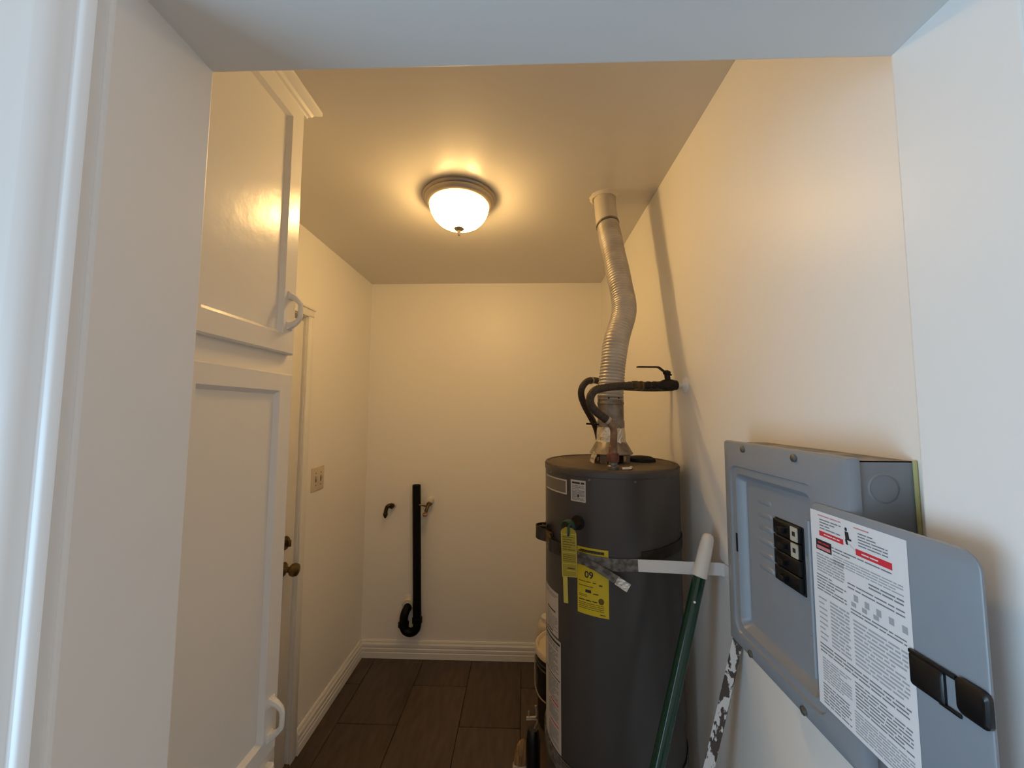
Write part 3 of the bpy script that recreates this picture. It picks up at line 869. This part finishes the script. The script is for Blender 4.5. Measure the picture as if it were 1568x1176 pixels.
b.rings(pm, [(PY0, PY1, PZ0, PZ1, -.016, .003), (PY0, PY1, PZ0, PZ1, -.006, .003), (PY0 + .002, PY1 - .002, PZ0 + .002, PZ1 - .002, -.002, .003), (PY0 + .008, PY1 - .006, PZ0 + .006, PZ1 - .006, 0, .003),
             (.577, .808, 1.136, 1.464, 0, .020), (.579, .806, 1.138, 1.462, -.0035, .019), (.592, .793, 1.151, 1.449, -.0035, .014), (.600, .785, 1.159, 1.441, -.016, .010), (.603, .782, 1.162, 1.438, -.0185, .009)], seg=5, cap_last=False)
b.build('cover', 'panel', bp, smooth=35)
b = B()
b.rings(pm, [(.600, .785, 1.159, 1.441, -.0205, .004), (.600, .785, 1.159, 1.441, -.0185, .004)], seg=3, cap_first=True)
dfm = b.build('dead_front', 'panel', bp)
for k in range(6):
    zz = 1.405 - .024 * k
    B().rings(pm, [(.708, .748, zz - .0055, zz + .0055, -.0188, .002), (.710, .746, zz - .0015, zz + .0035, -.0162, .0015)], seg=2).build('twist_out', 'panel', dfm)
B().rings(pm, [(.630, .698, 1.280, 1.388, -.0187, .002), (.630, .698, 1.280, 1.388, -.0180, .002)], seg=2).build('breaker_opening', 'dull_black', dfm)
for k in range(4):
    zz = 1.3745 - .0262 * k
    br = B().rings(pm, [(.633, .696, zz - .0122, zz + .0122, -.0185, .001), (.633, .696, zz - .0122, zz + .0122, -.0125, .001), (.636, .693, zz - .0108, zz + .0108, -.0110, .001)], seg=2).build('breaker', 'breaker', bp)
    B().box(PXF + .001, PXF + .012, .660, .672, zz - .005, zz + .005, bev=.002).build('toggle', 'breaker', br)
    if k < 2:
        B().rings(pm, [(.634, .650, zz - .0112, zz + .0112, -.0113, .001), (.634, .650, zz - .0112, zz + .0112, -.0100, .001)], seg=1).build('rating_sticker', 'breaker_label', br)
        B().box(PXF + .0094, PXF + .0101, .639, .645, zz - .003, zz + .004).build('rating_mark', 'inkd', br)
B().box(PXF + .0022, PXF + .0040, .7935, .7985, 1.292, 1.328).build('latch_slot', 'dull_black', bp)
for yy, zz in ((.757, 1.500), (.617, 1.500), (.622, 1.118), (.757, 1.118)):
    B().lathe([(.0065, 0), (.0060, .003), (.003, .0045), (0, .0047)], (PXF, yy, zz), (-1, 0, 0), 14).build('cover_screw', 'screw', bp)
B().rings(lambda u, v, d: (u, PY0 + .004 - d, v), [(.458, .500, 1.452, 1.492, 0, .0199), (.460, .498, 1.454, 1.490, .0008, .0185)], seg=8, cap_last=False).build('knockout', 'panel', bp)
b = B().tube([(XR - .003, PY0 + .002, PZ0 + .002), (XR - .003, PY0 + .001, 1.30), (XR - .003, PY0 + .002, PZ1 - .003)], .0024, n=8)
b.build('edge_caulk', 'caulk', bp)
# the open door, folded back flat towards the doorway
DHY, DEY, DZ0, DZ1 = .588, .376, 1.158, 1.441
b = B()
b.rings(pm, [(DEY, DHY, DZ0, DZ1, .0000, .018), (DEY, DHY, DZ0, DZ1, .0022, .018), (DEY + .001, DHY - .001, DZ0 + .001, DZ1 - .001, .0030, .018)], seg=6, cap_first=True)
pd = b.build('door', 'panel', bp)
B().tube([(PXF - .003, DHY + .001, DZ0 + .03), (PXF - .003, DHY + .001, DZ1 - .03)], .003, n=10).build('hinge', 'panel', pd)
for zz in (1.230, 1.345):
    B().rings(pm, [(.586, .600, zz - .012, zz + .012, .0002, .003), (.586, .600, zz - .012, zz + .012, .0026, .003)], seg=3).build('hinge_tab', 'panel', pd)
b = B()
sy0, sy1, sz0, sz1 = .4435, .5845, DZ0 + .0015, 1.4305
b.quad(pm, sy1, sy0, sz0, sz1, .0034, 1, 0)
e1, e2 = .0036, .0038
U = lambda t: sy1 + (sy0 - sy1) * t     # t: 0 = hinge side, 1 = free side
words(b, pm, U(.10), U(.38), 1.4235, 1.4265, 1, e1, 4, .5, 51, dense=True)
words(b, pm, U(.52), U(.84), 1.4230, 1.4260, 1, e1, 4, .5, 52, dense=True)
words(b, pm, U(.12), U(.38), 1.4055, 1.4215, 4, e1, 1, .42, 53)
words(b, pm, U(.56), U(.84), 1.4020, 1.4205, 5, e1, 1, .42, 54)
b.quad(pm, U(.11), U(.40), 1.3965, 1.4035, e1, 1, 3)
b.quad(pm, U(.53), U(.87), 1.3905, 1.3985, e1, 1, 3)
words(b, pm, U(.17), U(.36), 1.3985, 1.4015, 1, e2, 0, .45, 55)
words(b, pm, U(.59), U(.83), 1.3928, 1.3962, 1, e2, 0, .45, 56)
# pictogram of a person beside the warnings
def poly(pts, mi):
    b.face([b.v(pm(U(t), z, e1)) for t, z in pts], mi)
poly([(.435 + .014 * cos(a * pi / 6), 1.4185 + .0026 * sin(a * pi / 6)) for a in range(12)], 5)
poly([(.42, 1.4155), (.46, 1.4155), (.47, 1.4075), (.425, 1.4075)], 5)
poly([(.425, 1.4075), (.49, 1.4075), (.49, 1.4050), (.425, 1.4050)], 5)
poly([(.42, 1.4050), (.445, 1.4050), (.455, 1.3990), (.43, 1.3990)], 5)
poly([(.46, 1.4010), (.47, 1.4010), (.54, 1.3950), (.53, 1.3950)], 2)
words(b, pm, U(.14), U(.86), 1.3805, 1.3885, 2, e1, 1, .42, 57)
b.quad(pm, U(.06), U(.255), 1.3755, 1.3905, e1, 1, 5)
b.quad(pm, U(.075), U(.24), 1.3775, 1.3822, e2, 1, 4)
words(b, pm, U(.09), U(.23), 1.3845, 1.3880, 1, e2, 3, .5, 58)
words(b, pm, U(.27), U(.95), 1.3655, 1.3790, 4, e1, 2, .42, 59)
words(b, pm, U(.06), U(.39), 1.3450, 1.3715, 7, e1, 2, .55, 60)
words(b, pm, U(.64), U(.95), 1.3550, 1.3635, 2, e1, 1, .45, 61)
words(b, pm, U(.05), U(.40), 1.3180, 1.3425, 6, e1, 1, .42, 62)
words(b, pm, U(.42), U(.95), 1.3420, 1.3520, 2, e1, 1, .35, 63)
for q in range(5):
    t = .48 + .11 * (q % 5)
    b.quad(pm, U(t), U(t + .045), 1.3305 - .001 * q, 1.3385 - .001 * q, e1, 1, 2)
    if q < 3:
        b.quad(pm, U(t - .03), U(t + .02), 1.3225, 1.3280, e1, 1, 2)
words(b, pm, U(.44), U(.95), 1.3120, 1.3205, 2, e1, 1, .4, 64)
words(b, pm, U(.06), U(.16), 1.2500, 1.3120, 9, e1, 2, .32, 65)
words(b, pm, U(.20), U(.42), 1.2500, 1.3120, 13, e1, 2, .5, 66)
words(b, pm, U(.46), U(.95), 1.2500, 1.3080, 12, e1, 2, .45, 67)
words(b, pm, U(.05), U(.95), 1.2330, 1.2470, 3, e1, 1, .42, 68)
words(b, pm, U(.07), U(.40), 1.1960, 1.2280, 9, e1, 2, .5, 69)
words(b, pm, U(.44), U(.95), 1.1960, 1.2300, 8, e1, 1, .42, 70)
words(b, pm, U(.06), U(.38), 1.1640, 1.1930, 7, e1, 1, .42, 71)
words(b, pm, U(.42), U(.95), 1.1640, 1.1930, 8, e1, 2, .5, 72)
b.build('instruction_sheet', ['paper', 'ink', 'inkl', 'red', 'pink', 'inkd'], pd, smooth=0, fix=False, label='white instruction sheet with red warning bars')
# black slide latch on the inside of the door
b = B()
b.rings(pm, [(.413, .447, 1.278, 1.311, .0030, .003), (.413, .447, 1.278, 1.311, .0060, .003), (.415, .445, 1.281, 1.308, .0075, .003)], seg=3)
b.box(PXF - .0070, PXF - .003, .402, .447, 1.3105, 1.3150, bev=.001)
b.box(PXF - .0055, PXF - .003, .400, .420, 1.276, 1.280, bev=.001)
lt = b.build('slide_latch', 'breaker', pd, label='black plastic slide latch')
b = B().rings(pm, [(.374, .4015, 1.283, 1.317, .0030, .006), (.374, .4015, 1.283, 1.317, .0070, .006), (.376, .399, 1.286, 1.314, .0090, .005)], seg=4)
b.build('latch_thumb', 'breaker', lt)

# ------------------------------------------------------------------ poles leaning on the right wall
A = Vector((.042, .800, 0.0))
T = Vector((.488, 1.030, 1.253))
dv = (T - A).normalized()
pole = thing('broom_pole', A, 'green lacquered pole with white grip leaning on the right wall', 'pole')
gl = (T - A).length
g0 = gl - .110
B().tube([A, A + dv * (g0 + .004)], .0155, n=20).build('shaft', 'green', pole)
gp = [(g0, .0158), (g0 + .001, .0172), (g0 + .06, .0168), (gl - .012, .0150), (gl - .004, .0120), (gl, .006)]
B().lathe([(r, t) for t, r in gp], A, dv, 20).build('grip', 'grip', pole)
sd = dv.cross(Vector((0, 1, 0))).normalized()
pp = A + dv * (g0 - .055) + Vector((-.006, -.0145, .0))
B().lathe([(.003, 0), (.003, .001), (0, .0012)], pp, (-.35, -.93, .05), 10).build('paint_fleck', 'grip', pole)

A2 = Vector((.20, .905, 0.0))
T2 = Vector((XR - .008, .952, 1.040))
d_ = (T2 - A2).normalized()
b = B()
b.ribbon([A2 + (T2 - A2) * (k / 8) for k in range(9)], .0105, .008, up=(.75, -.62, 0))
tag(b.build('spattered_stick', 'stick', smooth=30), 'brown wooden stick spattered with white paint under the breaker panel', 'stick')

# ------------------------------------------------------------------ bucket and odds and ends behind the heater
BX, BY, BR = .210, 2.050, .146
bk = thing('bucket', (BX, BY, 0), 'dark bucket with a cream lid and wire handle behind the heater', 'bucket')
B().lathe([(.128, 0), (.130, .004), (BR - .006, .345), (BR - .006, .35)], (BX, BY, 0), n=48).build('body', 'bucket', bk)
B().lathe([(BR - .005, .340), (BR + .001, .342), (BR + .001, .366), (BR - .003, .371), (BR - .012, .372), (BR - .018, .366), (BR - .022, .360), (0, .359)], (BX, BY, 0), n=48).build('lid', 'bucket_rim', bk)
for zz in (.285, .308):
    B().lathe([(BR - .008, zz), (BR - .003, zz + .001), (BR - .003, zz + .006), (BR - .008, zz + .007)], (BX, BY, 0), n=48, cap0=False, cap1=False).build('rib', 'bucket_rib', bk)
B().tube(smooth_path([(BX - .146, BY, .315), (BX - .148, BY - .030, .255), (BX - .143, BY - .075, .195), (BX - .10, BY - .125, .170), (BX, BY - .150, .160), (BX + .10, BY - .125, .170), (BX + .143, BY - .075, .195), (BX + .148, BY - .03, .255), (BX + .146, BY, .315)], .01), .0032, n=8).build('bail_handle', 'steelwire', bk)

jx, jy = .142, 2.300
jg = thing('plastic_jug', (jx, jy, 0), 'cream plastic jug behind the bucket against the back wall', 'jug')
B().lathe([(.056, 0), (.060, .006), (.060, .300), (.056, .325), (.046, .345), (.032, .352), (.030, .356)], (jx, jy, 0), n=32).build('body', 'bucket_rim', jg)
B().lathe([(.034, .352), (.035, .355), (.035, .376), (.031, .380), (0, .380)], (jx, jy, 0), n=24).build('cap', 'white_plastic', jg)

gx, gy = .040, 1.520
cg = thing('caulking_gun', (gx, gy, 0), 'black caulking gun standing on end left of the heater', 'caulking gun')
b = B().lathe([(.010, 0), (.026, .004), (.027, .02), (.027, .335), (.024, .345), (.022, .365), (.018, .372), (0, .373)], (gx, gy, 0), n=24)
b.build('barrel', 'breaker', cg)
B().tube(smooth_path([(gx + .004, gy, .37), (gx + .014, gy - .004, .395), (gx + .014, gy - .004, .404), (gx + .006, gy - .005, .4085), (gx - .026, gy - .006, .408)], .004), .0034, n=8).build('trigger_wire', 'steelwire', cg)
B().tube(smooth_path([(gx - .026, gy - .004, .414), (gx + .006, gy - .004, .416), (gx + .012, gy - .003, .421), (gx + .012, gy - .003, .430), (gx + .009, gy - .003, .456)], .004), .0036, n=8).build('rod_hook', 'steelwire', cg)
B().tube([(gx - .016, gy - .004, .416), (gx - .017, gy - .004, .437)], .0028, n=8).build('thumb_release', 'steelwire', cg)

qx, qy = -.010, 1.545
pb = thing('paint_brush', (qx, qy, 0), 'worn tan bristle brush with dirty white band standing beside the caulking gun', 'brush')
b = B()
rings = []
for zz, wx, wy in ((.205, .026, .010), (.235, .027, .011), (.265, .026, .011), (.290, .021, .009), (.305, .013, .006), (.312, .005, .003)):
    rings.append([b.v((qx + (zz - .2) * .10 + wx * cos(2 * pi * k / 20), qy + wy * sin(2 * pi * k / 20), zz)) for k in range(20)])
for p_, q_ in zip(rings, rings[1:]):
    b._bridge(p_, q_)
b.face(rings[-1])
b.build('bristles', 'bristle', pb)
b = B()
b.box(qx - .028, qx + .027, qy - .012, qy + .012, .155, .222, bev=.004)
b.build('ferrule', 'dirty_white', pb)
b = B()
rings = []
for zz, wx in ((.0, .010), (.004, .014), (.05, .015), (.10, .011), (.135, .018), (.157, .026)):
    rings.append([b.v((qx + wx * cos(2 * pi * k / 16), qy + min(wx, .011) * sin(2 * pi * k / 16), zz)) for k in range(16)])
for p_, q_ in zip(rings, rings[1:]):
    b._bridge(p_, q_)
b.face(rings[0][::-1])
b.build('handle', 'dirty_white', pb)
